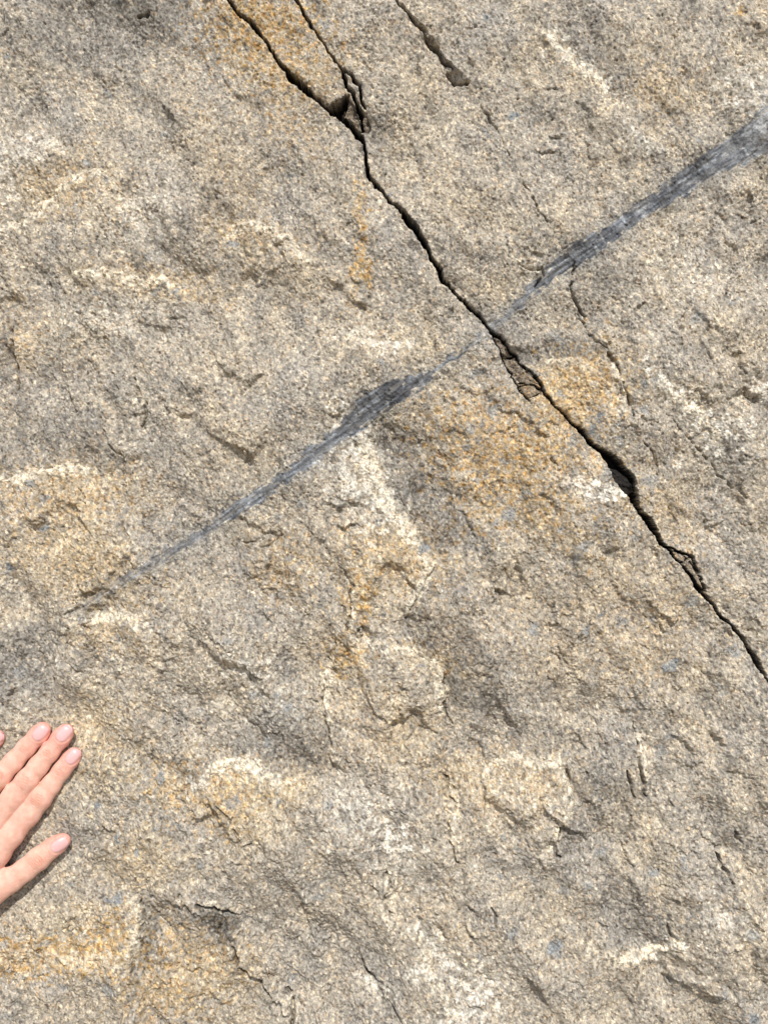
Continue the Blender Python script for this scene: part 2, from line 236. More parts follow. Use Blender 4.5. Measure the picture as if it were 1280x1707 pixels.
FRAGS = [  # polygon, how far it sits back (mm), label
 ([(825,558),(836,563),(849,575),(860,589),(849,590),(838,586),(831,572)],1.6,'small brown chip wedged in crack just below the grey vein, topmost of its row'),
 ([(840,592),(851,594),(862,592),(876,611),(890,627),(901,641),(888,636),(869,635),(858,618),(847,606)],.8,'elongated tan stone chip wedged in crack below the grey vein, middle one of its row'),
 ([(869,641),(880,640),(890,641),(902,653),(893,660),(882,663),(872,655)],1.0,'rounded small stone chip with dark outline at bottom end of the row below the vein'),
 ([(1017,781),(1031,783),(1045,793),(1054,806),(1059,820),(1048,828),(1034,817),(1023,800)],3.6,'grey pointed stone sunk inside the widest opening of the long crack'),
 ([(1118,918),(1134,921),(1145,931),(1139,937),(1128,933)],1.2,'tiny rounded grey pebble wedged where long crack forks low on the right'),
 ([(1141,942),(1151,935),(1158,948),(1166,968),(1170,983),(1160,972),(1149,952)],.9,'narrow pale sliver of stone between the two arms of low right crack fork'),
 ([(581,165),(588,172),(598,196),(603,214),(592,205),(583,193),(572,189),(577,178)],1.2,'pale bright triangular splinter at the upper junction where two cracks meet'),
 ([(604,187),(611,191),(618,207),(614,213),(607,213),(603,200)],.6,'small oval chip outlined by hairline cracks right of upper crack junction'),
]
POCKET = [(550,170),(562,167),(574,157),(581,161),(577,176),(570,187),(556,186)]

def ellip(X, Y, e):
    a = math.radians(e[4]); c, s = math.cos(a), math.sin(a)
    dx, dy = X - e[0], Y - e[1]
    return ((dx * c + dy * s) / e[2]) ** 2 + ((-dx * s + dy * c) / e[3]) ** 2

def warp(X, Y):
    wx = 2.1 * N(X, Y, 34, 1) + .95 * N(X, Y, 11, 2) + .4 * N(X, Y, 5, 3)
    wy = 2.1 * N(X, Y, 34, 4) + .95 * N(X, Y, 11, 5) + .4 * N(X, Y, 5, 6)
    return wx, wy

def facets(X, Y, L, seed, ang, ratio, slope, off, p=9.0):
    """chiselled facets: every cell of a jittered lattice is a tilted plane (result in mm)"""
    a = math.radians(ang); c, s = math.cos(a), math.sin(a)
    u = ((X * c + Y * s) / (L * ratio)).astype(np.float32); v = ((-X * s + Y * c) / L).astype(np.float32)
    iu = np.floor(u).astype(np.int64); iv = np.floor(v).astype(np.int64); M = 256
    R = np.random.RandomState(seed).rand(5, M, M).astype(np.float32)
    num = np.zeros_like(u); den = np.full_like(u, 1e-12)
    for di in (-1, 0, 1):
        for dj in (-1, 0, 1):
            a_ = (iu + di) % M; b_ = (iv + dj) % M
            du = u - (iu + di + .1 + .8 * R[0, b_, a_]); dv = v - (iv + dj + .1 + .8 * R[1, b_, a_])
            w_ = np.exp(-p * 2.2 * (du * du + dv * dv))
            h = slope * L * .4 * ((R[2, b_, a_] - .5) * du * ratio + (R[3, b_, a_] - .5) * dv) * 2 + off * (R[4, b_, a_] - .5) * 2
            num += w_ * h; den += w_
    return num / den

def win(xs, ys, x0, x1, y0, y1):
    i0, i1 = np.searchsorted(xs, [x0, x1]); j0, j1 = np.searchsorted(ys, [y0, y1])
    return (slice(j0, j1), slice(i0, i1)) if i1 > i0 and j1 > j0 else None
def wpoly(xs, ys, pts, m):
    px = [p[0] for p in pts]; py = [p[1] for p in pts]
    return win(xs, ys, min(px) - m, max(px) + m, min(py) - m, max(py) + m)

def rock(xs, ys, carve=True):
    """height (mm toward camera) and colour fields on the grid xs x ys"""
    X, Y = np.meshgrid(xs.astype(np.float32), ys.astype(np.float32))
    wx, wy = warp(X, Y); XW = X + wx; YW = Y + wy
    FX = X + .5 * wx; FY = Y + .5 * wy           # gentler warp for the main cracks
    handw = np.exp(-(((X + 10) / 170) ** 2 + ((Y - 1370) / 190) ** 2) ** 2)
    macro = 2.8 * N(X, Y, 420, 21) + 1.5 * N(X, Y, 190, 22, 50, 1.5) + .75 * N(X, Y, 85, 23, 50, 1.7)
    far = sst(np.maximum(np.abs(X - 640) - 640, np.abs(Y - 853) - 853), 100, 1500)
    macro += far * (26 * N(X, Y, 2600, 24) + 9 * N(X, Y, 900, 25))
    # flaky terraces
    def terr(n, k, sh):
        q = n * k; f = np.floor(q); r = q - f
        return (f + sst(r, .5 - sh, .5 + sh)) / k
    tn = N(XW, YW, 150, 31, 52, 1.8) + .35 * N(XW, YW, 42, 32, 52, 1.5)
    tt = terr(tn, 1.6, .07) * .6
    tn2 = N(XW, YW, 64, 33, 48, 1.9) + .3 * N(X, Y, 20, 34)
    tt += terr(tn2, 1.1, .12) * .38
    H = macro + tt
    vein = polyf(XW, YW, VEIN) if xs[-1] - xs[0] > 500 else np.full(X.shape, 99, np.float32)
    vm = sst(-vein + 2.4 * N(X, Y, 9, 58, -36 - 58 * .7, 6) + 1.2 * N(X, Y, 30, 59), -1.4, 1.2)
    fz = (.30 + .60 * np.clip(N(X, Y, 170, 36) + .3, 0, 1.5)) * (.45 + .65 * sst(Y + .35 * X, 500, 1100)) * (1 - .8 * sst(-vein, -14, 2))
    H += fz * facets(XW, YW, 62, 301, 54, 2.0, .17, .36, 10) + fz * facets(XW, YW, 25, 302, 50, 1.8, .19, .15, 9)
    H += .42 * N(X, Y, 58, 37, 54, 2.6)
    H += .38 * N(X, Y, 30, 35, 52, 2.2)
    for e in BUMPS:
        s = win(xs, ys, e[0] - 3 * max(e[2:4]), e[0] + 3 * max(e[2:4]), e[1] - 3 * max(e[2:4]), e[1] + 3 * max(e[2:4]))
        if s: H[s] += 1.35 * e[5] * np.exp(-ellip(XW[s], YW[s], e))
    arris = np.zeros_like(H)
    for pts, L, sf in STEPS:
        sg = 1 if sf > 0 else -1; bright = sf > 0; sf = abs(sf)
        s = wpoly(xs, ys, pts, 3 * L)
        if not s: continue
        d, side, A = polyd(XW[s], YW[s], pts)
        sd = d * side * sg
        # fade past the ends
        e0 = np.hypot(XW[s] - pts[0][0], YW[s] - pts[0][1]); e1 = np.hypot(XW[s] - pts[-1][0], YW[s] - pts[-1][1])
        m = sst(np.minimum(e0, e1), 0, 26)
        if bright: arris[s] = np.maximum(arris[s], m * np.clip(A / 3.2, 0, 1) * 1.1 * np.exp(-(np.maximum(np.abs(sd - 3.5) - 2.5, 0) / (4 + sf * .6)) ** 2))
        H[s] += (.85 if bright else 1.5) * m * A * (sst(sd, -sf, sf) - .5) * np.exp(-np.maximum(d - sf, 0) / (L * .55)) * (1 + .3 * N(X[s], Y[s], 40, 41))
    for i, (x, y, ang, ln, dp) in enumerate(HAIR):
        pts = [(x, y, .6), (x + math.cos(ang) * ln * .5 + 2, y + math.sin(ang) * ln * .5, 2.2), (x + math.cos(ang + .3) * ln, y + math.sin(ang + .3) * ln, .6)]
        s = wpoly(xs, ys, pts, 10)
        if s: H[s] -= 1.3 * dp * sst(-polyf(XW[s], YW[s], pts), -2.2, .6)
    H = H * (1 - .62 * handw)
    groove = np.zeros_like(H)
    for pts, dp in GROOVES:
        s = wpoly(xs, ys, pts, 16)
        if s:
            f = polyf(FX[s], FY[s], pts)
            groove[s] = np.maximum(groove[s], 1.45 * dp * sst(-f, -1.5, .9) * np.clip(.95 + .45 * N(X[s], Y[s], 24, 42), .25, 1.2))
    # fine grain of the stone
    G = .14 * N(X, Y, 12.5, 51, 52, 1.9) + .14 * N(X, Y, 6.6, 52, 55, 1.4) + .10 * N(X, Y, 4.2, 53)
    amp = 1 + .35 * N(X, Y, 120, 54)
    G = G * np.clip(amp, .45, 1.7)
    G *= 1 - .45 * vm
    # striations along the vein
    if vm.max() > 0:
        G += vm * (.14 * N(X, Y, 9, 55, -35.5 - 55 * .7, 8) - .35 * np.maximum(N(X, Y, 26, 56, 55 - 56 * .7, 2.5) - 1.35, 0))
    pit = N(X, Y, 11, 57)
    G -= .9 * sst(pit, 2.25, 2.9)
    H = H + G - groove - .15 * vm
    # the deep cracks
    crk = np.full(X.shape, 99, np.float32)
    s = wpoly(xs, ys, MAIN, 60)
    if s: crk[s] = polyf(FX[s], FY[s], MAIN)
    for q_, pts in enumerate(CRACKS):
        if q_: pts = [(x, y, w_ * .72) for x, y, w_ in pts]
        s = wpoly(xs, ys, pts, 30)
        if s: crk[s] = np.minimum(crk[s], polyf(FX[s], FY[s], pts))
    if carve:
        s = win(xs, ys, 540, 590, 150, 195)
        if s: crk[s] = np.minimum(crk[s], polysdf(FX[s], FY[s], POCKET))
        for P, dp, lb in FRAGS:
            s = wpoly(xs, ys, P, 25)
            if s: crk[s] = np.minimum(crk[s], polysdf(X[s], Y[s], P) - .1)
        H -= .9 * np.exp(-np.maximum(crk, 0) / 1.8) + 19 * sst(-crk, -.3, .8)
    # ---------------- colour fields
    ct = {}
    def field(lst, rough=.28, lo=-1.55, hi=-.45):
        f = np.zeros_like(H); nz = rough * N(X, Y, 26, 61) + .22 * N(X, Y, 9, 62)
        for e in lst:
            r = 2.2 * max(e[2:4])
            s = win(xs, ys, e[0] - r, e[0] + r, e[1] - r, e[1] + r)
            if s: f[s] = np.maximum(f[s], e[5] * sst(-(ellip(XW[s], YW[s], e) ** .5 + 1.4 * nz[s]), lo, hi))
        return f
    pat = np.zeros_like(H)
    for P, st, sf in PATCH:
        s = wpoly(xs, ys, P, 30)
        if s: pat[s] += st * sst(-polysdf(XW[s], YW[s], P) + 3 * N(X[s], Y[s], 18, 60), -sf, sf)
    rust = field(RUST); white = field(WHITE, .50, -1.15, -.70); grey = field(GREY)
    rust = np.clip(rust * (.75 + .3 * N(X, Y, 14, 63)), 0, 1.2)
    spot = np.zeros_like(H)
    for (x, y, a, b, st, ro) in SP2:
        if st <= 0: continue
        s = win(xs, ys, x - 2.2 * a - 4, x + 2.2 * a + 4, y - 2.2 * a - 4, y + 2.2 * a + 4)
        if s: spot[s] = np.maximum(spot[s], st * sst(-(ellip(XW[s], YW[s], (x, y, a, b, ro)) ** .5 + .12 * N(X[s], Y[s], 7, 64)), -1.25, -.75))
    n1 = N(X, Y, 230, 65); n2 = N(X, Y, 60, 66, 52, 1.6); n3 = N(X, Y, 13, 67, 52, 1.5); n4 = N(X, Y, 6.5, 68, 52, 1.3)
    warm = np.clip(.50 + .17 * n1 + .12 * n2 + .10 * n3 + .08 * N(X, Y, 130, 69) - .6 * grey + .42 * pat, 0, 1.15)
    A = np.array((.408, .378, .335)); B = np.array((.474, .415, .326))
    C = A + (B - A) * warm[..., None]
    R = np.array((.54, .365, .150)); C = C + (R - C) * np.clip(rust * .88, 0, 1)[..., None]
    deep = np.clip((rust - .55) * 1.2 + .35 * N(X, Y, 30, 70), 0, 1) * (rust > .3)
    C = C + (np.array((.42, .19, .06)) - C) * (.30 * deep)[..., None]
    Wc = np.array((.80, .76, .68)); C = C + (Wc - C) * np.clip(white * .85, 0, 1)[..., None]
    # pale arrises along the flake edges
    C = C + (np.array((.74, .67, .54)) - C) * np.clip(arris * (.85 + .30 * n3), 0, .85)[..., None]
    lum = 1 + .10 * n3 + .10 * n4 + .06 * n2 - .20 * np.clip(grey, 0, 1) + .14 * np.clip(pat, 0, 1) - .30 * np.clip(-pat, 0, 1.3)
    C = C * lum[..., None]
    Sc = np.array((.290, .308, .320)); C = C + (Sc - C) * np.clip(spot * .95, 0, .95)[..., None]
    # vein: dark blue-grey bands, some pale cross fractures
    vb = N(X, Y, 11, 71, -36 - 71 * .7, 9); vc = N(X, Y, 20, 72, 58 - 72 * .7, 2.6); vd = N(X, Y, 70, 73)
    VL = np.clip(.15 + .30 * vb + .20 * vd + .05 * n4, 0, 1)
    # paler stretches as seen
    for (x, y, r, a) in ((545,742,40,.35),(1270,205,90,.55),(1190,290,30,.15),(440,820,30,.1),(880,490,40,.3),(840,530,40,.45),(785,573,34,.40),(730,612,10,.8),(1070,350,10,.45),(1040,378,16,.3),(610,690,20,.15),(650,655,36,-.3),(940,438,26,-.3),(1000,400,26,-.15),(240,948,20,-.1)):
        s = win(xs, ys, x - 2.5 * r, x + 2.5 * r, y - 2.5 * r, y + 2.5 * r)
        if s: VL[s] = VL[s] + a * np.exp(-((X[s] - x) ** 2 + (Y[s] - y) ** 2) / r ** 2)
    VL = VL + .26 * sst(-X, -600, -480) + .12 * sst(X, 1150, 1280)
    scr = np.abs(N(X, Y, 22, 74, -34 - 74 * .7, 7)) * 1.0
    VL = VL + .55 * sst(-scr, -.10, -.02) * (N(X, Y, 50, 75) > .2)
    VL = np.clip(VL, 0, 1.3) + .8 * np.clip(vc - 1.5, 0, 1)
    C = C * .88
    V = np.array((.070, .078, .093)) + (np.array((.25, .265, .285)) - np.array((.070, .078, .093))) * VL[..., None]
    fade = sst(-X, -1330, -1190) * .35 + .65; fade = fade * (1 - .25 * sst(-X, -420, -250)) * (1 - .45 * sst(-X, -240, -130)) * (1 - .22 * np.exp(-((X - 820) / 60) ** 2))
    va = np.clip(vm * fade * (.93 + .10 * vb), 0, 1)
    C = C + (V - C) * va[..., None]
    # halo of grey alteration near the wide part of the vein
    hal = sst(-vein, -30, 0) * .22 * (1 + .5 * n2) * (1 - vm)
    C = C * (1 - np.clip(hal, 0, .5)[..., None] * np.array((.6, .5, .35)))
    # shade of cracks and grooves painted near black into the stone colour
    crack_shade = np.clip(sst(-crk, -.9, .1) + .38 * np.clip(groove / 3, 0, 1), 0, 1)
    C = C + (np.array((.012, .010, .008)) - C) * (crack_shade * .97)[..., None]
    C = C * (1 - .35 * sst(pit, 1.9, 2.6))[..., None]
    return X, Y, H, np.clip(C, .02, .9), vein, crk

rs = np.random.RandomState(5)
HAIR = [(rs.uniform(-30, 1310), rs.uniform(-30, 1740), math.radians(rs.choice([50, 56, 62, 85]) + rs.normal(0, 18)), rs.uniform(12, 42), rs.uniform(.25, .6)) for _ in range(90)]
SP2 = [(x, y, a, b, st, rs.uniform(-40, 40)) for x, y, a, b, st in SPOTS]
for _ in range(420):
    SP2.append((rs.uniform(-300, 1600), rs.uniform(-300, 2000), rs.uniform(2.5, 6.5), rs.uniform(2, 5), rs.uniform(.25, .75), rs.uniform(-60, 60)))

# ------------------------------------------------------------------ materials
def node(t, k, x=0, **kw):
    n = t.nodes.new(k)
    for a, b in kw.items(): setattr(n, a, b)
    return n
def rock_material(name, tint=(1, 1, 1), dark=1.0, grain=1.0, streak=False):
    m = bpy.data.materials.new(name); m.use_nodes = True; t = m.node_tree; L = t.links.new
    b = t.nodes['Principled BSDF']; b.inputs['Roughness'].default_value = .82
    b.inputs['Specular IOR Level'].default_value = .32
    at = node(t, 'ShaderNodeAttribute', attribute_name='stone')
    tc = node(t, 'ShaderNodeTexCoord'); mp = node(t, 'ShaderNodeMapping'); mp.inputs['Scale'].default_value = (.70, 1, 1)
    vr = node(t, 'ShaderNodeVectorRotate', rotation_type='Y_AXIS'); vr.inputs['Angle'].default_value = math.radians(-52)
    L(tc.outputs['Object'], vr.inputs['Vector']); L(vr.outputs[0], mp.inputs[0])
    def noise(scale, det=2, rough=.6, src=mp):
        n = node(t, 'ShaderNodeTexNoise'); n.inputs['Scale'].default_value = scale; n.inputs['Detail'].default_value = det; n.inputs['Roughness'].default_value = rough
        L(src.outputs[0] if src is mp else src.outputs['Object'], n.inputs['Vector']); return n
    def ramp(n, pts):
        r = node(t, 'ShaderNodeValToRGB'); cr = r.color_ramp
        while len(cr.elements) < len(pts): cr.elements.new(.5)
        for e, (p, c) in zip(cr.elements, pts): e.position = p; e.color = (*c, 1)
        L(n.outputs['Fac'], r.inputs[0]); return r
    def mix(mode, fac, a, bb):
        n = node(t, 'ShaderNodeMix', data_type='RGBA', blend_type=mode)
        if isinstance(fac, float): n.inputs[0].default_value = fac
        else: L(fac, n.inputs[0])
        L(a, n.inputs[6])
        if isinstance(bb, tuple): n.inputs[7].default_value = (*bb, 1)
        else: L(bb, n.inputs[7])
        return n.outputs[2]
    soft = lambda pts: [(p, tuple(1 + (x - 1) * grain for x in c_)) for p, c_ in pts]
    g1 = ramp(noise(1050, 3, .75), soft([(.32, (.42, .40, .37)), (.43, (.86, .85, .84)), (.56, (1.08, 1.07, 1.06)), (.68, (1.62, 1.59, 1.52))]))
    c = mix('MULTIPLY', 1.0, at.outputs['Color'], g1.outputs[0])
    g2 = ramp(noise(380, 2, .6), soft([(.34, (.76, .75, .74)), (.5, (1, 1, 1)), (.68, (1.22, 1.20, 1.16))]))
    c = mix('MULTIPLY', 1.0, c, g2.outputs[0])
    # dark mica flecks and pale feldspar grains
    vo = node(t, 'ShaderNodeTexVoronoi'); vo.inputs['Scale'].default_value = 760; L(mp.outputs[0], vo.inputs['Vector'])
    sp = node(t, 'ShaderNodeSeparateColor'); L(vo.outputs['Color'], sp.inputs[0])
    def thr(sock, v, soft=.03):
        n = node(t, 'ShaderNodeMapRange'); n.inputs['From Min'].default_value = v; n.inputs['From Max'].default_value = v + soft; L(sock, n.inputs['Value']); return n.outputs[0]
    dk = thr(sp.outputs[0], .88); pl = thr(sp.outputs[1], .86); og = thr(sp.outputs[2], .88)
    def mul(a, f):
        n = node(t, 'ShaderNodeMath', operation='MULTIPLY'); L(a, n.inputs[0]); n.inputs[1].default_value = f * grain; return n.outputs[0]
    c = mix('MULTIPLY', mul(dk, .66), c, (.30, .27, .25))
    c = mix('MULTIPLY', mul(pl, .60), c, (1.7, 1.66, 1.54))
    c = mix('MULTIPLY', mul(og, .35), c, (1.15, .82, .52))
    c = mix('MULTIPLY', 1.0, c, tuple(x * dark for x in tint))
    if streak:                                   # fine lengthwise fibres of the vein
        v2 = node(t, 'ShaderNodeVectorRotate', rotation_type='Y_AXIS'); v2.inputs['Angle'].default_value = math.radians(34); L(tc.outputs['Object'], v2.inputs['Vector'])
        m2 = node(t, 'ShaderNodeMapping'); m2.inputs['Scale'].default_value = (.07, 1, 1); L(v2.outputs[0], m2.inputs[0])
        n2 = node(t, 'ShaderNodeTexNoise'); n2.inputs['Scale'].default_value = 520; n2.inputs['Detail'].default_value = 3; L(m2.outputs[0], n2.inputs['Vector'])
        c = mix('MULTIPLY', 1.0, c, ramp(n2, [(.34, (.50, .50, .52)), (.5, (.95, .95, .96)), (.62, (1.25, 1.25, 1.25)), (.70, (2.1, 2.1, 2.05))]).outputs[0])
    L(c, b.inputs['Base Color'])
    bm = node(t, 'ShaderNodeBump'); bm.inputs['Strength'].default_value = .8; bm.inputs['Distance'].default_value = .0007
    L(noise(820, 3, .7).outputs['Fac'], bm.inputs['Height']); L(bm.outputs[0], b.inputs['Normal'])
    return m
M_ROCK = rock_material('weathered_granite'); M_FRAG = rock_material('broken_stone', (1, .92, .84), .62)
M_VEIN = rock_material('vein_mineral', grain=.45, streak=True)

def mesh_from(name, V, F, C=None, mat=None, smooth=True):
    me = bpy.data.meshes.new(name); n = len(V); f = len(F); k = F.shape[1]
    me.vertices.add(n); me.vertices.foreach_set('co', np.ascontiguousarray(V, np.float32).ravel())
    me.loops.add(f * k); me.loops.foreach_set('vertex_index', np.ascontiguousarray(F, np.int32).ravel())
    me.polygons.add(f); me.polygons.foreach_set('loop_start', np.arange(0, f * k, k, dtype=np.int32))
    me.polygons.foreach_set('use_smooth', np.full(f, smooth, bool))
    if C is not None:
        a = me.attributes.new('stone', 'FLOAT_COLOR', 'POINT')
        a.data.foreach_set('color', np.concatenate([C, np.ones((n, 1))], 1).astype(np.float32).ravel())
    me.update(calc_edges=True)
    if mat: me.materials.append(mat)
    return me
def link(name, me, parent=None, **props):
    o = bpy.data.objects.new(name, me); sc.collection.objects.link(o)
    if parent: o.parent = parent
    for k, v in props.items(): o[k] = v
    return o
def sub(V, F, C, mask):
    Fs = F[mask]; u, inv = np.unique(Fs, return_inverse=True)
    return V[u], inv.reshape(Fs.shape), C[u]

# ------------------------------------------------------------------ the rock face
STEP = 1.25
def axis(a, b, lo, hi, g=1.028, mx=16):
    mid = np.arange(a, b + .1, STEP); L = []; x = a; d = STEP
    while x > lo: d = min(d * g, mx); x -= d; L.append(x)
    R = []; x = mid[-1]; d = STEP
    while x < hi: d = min(d * g, mx); x += d; R.append(x)
    return np.array(L[::-1] + list(mid) + R)
GROUND = -1.35
xs = axis(-30, 1310, -3800, 5000); ys = axis(-30, 1737, -3600, 853.5 - GROUND / S + 200)
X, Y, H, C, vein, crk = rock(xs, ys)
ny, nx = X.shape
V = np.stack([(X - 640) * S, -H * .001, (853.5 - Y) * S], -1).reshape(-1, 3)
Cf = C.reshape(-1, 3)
ii = (np.arange(ny - 1)[:, None] * nx + np.arange(nx - 1)[None, :])
F = np.stack([ii, ii + nx, ii + nx + 1, ii + 1], -1).reshape(-1, 4)
fx = (X[:-1, :-1] + X[1:, 1:]).ravel() / 2; fy = (Y[:-1, :-1] + Y[1:, 1:]).ravel() / 2
mp_ = np.array(MAIN); cx = np.interp(fy, mp_[:, 1], mp_[:, 0])
sp_ = np.array(SECOND); c2 = np.interp(fy, sp_[:, 1], sp_[:, 0])
left = fx < cx
wedge = (~left) & (fx < c2) & (fy > -560) & (fy < 211)
right = ~left & ~wedge
fv = np.minimum(vein[:-1, :-1], vein[1:, 1:]).ravel() < 0
def face_obj(label, m, vlabel=None):
    a = sub(V, F, Cf, m & ~fv)
    o = link('rock_face', mesh_from('rock_face', *a, mat=M_ROCK), kind='structure', label=label, category='rock face')
    if vlabel:
        b = sub(V, F, Cf, m & fv)
        link('mineral_vein', mesh_from('mineral_vein', *b, mat=M_VEIN), o, label=vlabel)
    return o
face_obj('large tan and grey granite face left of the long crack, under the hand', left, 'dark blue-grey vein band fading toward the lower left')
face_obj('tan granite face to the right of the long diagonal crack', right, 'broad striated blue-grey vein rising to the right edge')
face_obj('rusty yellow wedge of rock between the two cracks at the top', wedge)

# wedged stones
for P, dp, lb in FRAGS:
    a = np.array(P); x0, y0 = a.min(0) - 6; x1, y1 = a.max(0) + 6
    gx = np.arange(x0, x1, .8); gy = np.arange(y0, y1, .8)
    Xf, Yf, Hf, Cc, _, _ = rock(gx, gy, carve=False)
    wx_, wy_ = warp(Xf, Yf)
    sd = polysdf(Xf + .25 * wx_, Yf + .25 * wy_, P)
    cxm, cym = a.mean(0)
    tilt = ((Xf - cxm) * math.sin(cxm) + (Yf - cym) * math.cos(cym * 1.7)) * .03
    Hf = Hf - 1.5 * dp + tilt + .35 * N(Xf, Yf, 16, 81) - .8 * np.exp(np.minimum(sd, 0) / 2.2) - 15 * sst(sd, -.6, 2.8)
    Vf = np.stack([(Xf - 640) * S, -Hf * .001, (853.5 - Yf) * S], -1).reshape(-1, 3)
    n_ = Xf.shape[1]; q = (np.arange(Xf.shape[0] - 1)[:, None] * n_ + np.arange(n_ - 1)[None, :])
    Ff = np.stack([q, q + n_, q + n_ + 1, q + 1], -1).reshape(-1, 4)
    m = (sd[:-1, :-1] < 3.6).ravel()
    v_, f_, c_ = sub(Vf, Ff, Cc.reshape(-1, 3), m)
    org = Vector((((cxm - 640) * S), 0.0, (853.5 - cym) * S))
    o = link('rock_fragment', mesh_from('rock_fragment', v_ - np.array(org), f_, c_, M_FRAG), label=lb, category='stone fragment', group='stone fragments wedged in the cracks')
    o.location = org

# ------------------------------------------------------------------ ground at the foot of the face (outside the picture)
gm = bpy.data.materials.new('gravel_soil'); gm.use_nodes = True; t = gm.node_tree
gn = t.nodes.new('ShaderNodeTexNoise'); gn.inputs['Scale'].default_value = 30; gn.inputs['Detail'].default_value = 8
gr = t.nodes.new('ShaderNodeValToRGB'); gr.color_ramp.elements[0].color = (.14, .11, .08, 1); gr.color_ramp.elements[1].color = (.34, .29, .22, 1)
gt = t.nodes.new('ShaderNodeTexCoord'); t.links.new(gt.outputs['Object'], gn.inputs['Vector'])
t.links.new(gn.outputs['Fac'], gr.inputs[0]); t.links.new(gr.outputs[0], t.nodes['Principled BSDF'].inputs['Base Color']); t.nodes['Principled BSDF'].inputs['Roughness'].default_value = .95
gxs = np.concatenate([-np.geomspace(200, .5, 40), np.linspace(-.45, .45, 10), np.geomspace(.5, 200, 40)]); gys = np.concatenate([-np.geomspace(200, .05, 60), [0.0, .4]])
GX, GY = np.meshgrid(gxs, gys); GZ = GROUND + .02 * np.sin(GX * 3.1) * np.cos(GY * 2.3)
gi = (np.arange(len(gys) - 1)[:, None] * len(gxs) + np.arange(len(gxs) - 1)[None, :])
link('ground', mesh_from('ground', np.stack([GX, GY, GZ], -1).reshape(-1, 3), np.stack([gi, gi + 1, gi + len(gxs) + 1, gi + len(gxs)], -1).reshape(-1, 4), None, gm), kind='structure', label='bare gravelly soil at the foot of the rock face', category='ground')

# ------------------------------------------------------------------ the hand
def rock_at(px, py):
    j = np.searchsorted(ys, py); i = np.searchsorted(xs, px)
    return float(H[j - 6:j + 7, i - 6:i + 7].mean())
ZP = lambda zx, zy: (zx / 4.268, 1150 + zy / 4.268)
H0 = np.mean([rock_at(*ZP(a, b)) for a, b in ((300, 700), (500, 500), (300, 350), (400, 1150), (100, 900))])
def P3(zx, zy, h):
    """photo position seen at height h mm above the rock -> mm coordinates (x, up, h)"""
    px, py = ZP(zx, zy); k = (D * 1000 - h - H0) / (D * 1000)
    return np.array(((px - 640) * .4 * k, (853.5 - py) * .4 * k, h * .80 - 1.5))
FING = {   # centre points (zoom px), height, half width mm
 'index': [(522,468,4.9,5.7),(490,508,5.3,6.15),(428,586,6.2,6.35),(352,688,7.4,6.95),(277,786,8.6,7.95),(190,893,9.2,7.9),(60,1045,10.0,8.6),(-60,1180,11.5,9.8)],
 'middle': [(462,305,5.0,6.2),(425,350,5.6,6.8),(343,452,6.6,6.7),(262,552,8.0,7.2),(176,660,9.4,7.95),(90,765,10.0,7.9),(-60,945,11.0,8.6),(-190,1090,13,10.2)],
 'ring': [(298,292,4.9,6.1),(262,332,5.4,6.8),(175,422,6.4,6.7),(85,520,7.8,7.1),(-10,622,9.0,7.8),(-110,732,9.6,7.7),(-240,880,10.5,8.4),(-345,1000,12,9.6)],
 'pinky': [(-22,342,4.4,5.4),(-60,376,4.8,5.9),(-150,455,5.6,6.0),(-240,535,6.6,6.7),(-350,635,7.6,6.8),(-440,725,8.6,7.4),(-540,840,10.5,8.8)],
 'thumb': [(452,1079,5.6,4.1),(420,1098,6.2,5.6),(355,1140,7.2,6.7),(260,1218,8.6,7.9),(160,1300,9.6,7.7),(60,1372,10.6,8.3),(-40,1430,12,9.8)],
}
CH = {k: [(P3(a, b, h), r * ((.85 if i < 5 else .93) if k != 'thumb' else .89)) for i, (a, b, h, r) in enumerate(v)] for k, v in FING.items()}
wr1 = P3(-560, 1760, 20); wr2 = P3(-760, 1600, 21)
dirn = np.array((-.60, -.80, 0.0))
elb = P3(-660, 1680, 0) + dirn * 235 + np.array((0, 0, 135.0)); sh = elb + np.array((-150, -60, 170.0))
U = np.array((.63, .777, 0)); Wv = np.array((.777, -.63, 0))
def ax(parts):
    out = [parts[0][0]]
    for a, b, d in parts:
        n = max(1, int(round((b - a) / d))); out += list(a + (b - a) * (np.arange(n) + 1) / n)
    return np.array(out, np.float32)
org = P3(200, 900, 0)
def toc(p): q = p - org; return np.array((q @ U, q @ Wv, q[2]))
ua = ax([(-460, -200, 4.5), (-200, -95, 2.2), (-95, -62, 1.0), (-62, 76, .55)]); va = ax([(-140, -75, 4.5), (-75, -50, 1.1), (-50, 62, .55), (62, 140, 4.5)]); ha = ax([(-14, 24, .6), (24, 48, 1.6), (48, 440, 4.5)])
Ug, Vg, Hg = np.meshgrid(ua, va, ha, indexing='ij')
SD = np.full(Ug.shape, 60, np.float32)
FL = 1.42
def cone(sl, a, ra, b, rb):
    a = a * (1, 1, FL); b = b * (1, 1, FL)
    u, v, h = Ug[sl], Vg[sl], Hg[sl] * FL
    d = (b - a).astype(np.float32); L2 = float(d @ d)
    t = np.clip(((u - a[0]) * d[0] + (v - a[1]) * d[1] + (h - a[2]) * d[2]) / L2, 0, 1)
    return np.sqrt((u - a[0] - t * d[0]) ** 2 + (v - a[1] - t * d[1]) ** 2 + (h - a[2] - t * d[2]) ** 2) - (ra + t * (rb - ra))
def smin(a, b, k):
    h = np.maximum(k - np.abs(a - b), 0) / k; return np.minimum(a, b) - h * h * k * .25
def box(pts, m):
    p = np.array(pts); lo = p.min(0) - m; hi = p.max(0) + m; s = []
    for A_, l, h in zip((ua, va, ha), lo, hi):
        i0, i1 = np.searchsorted(A_, [l, h]); s.append(slice(max(i0 - 1, 0), i1 + 1))
    return tuple(s)
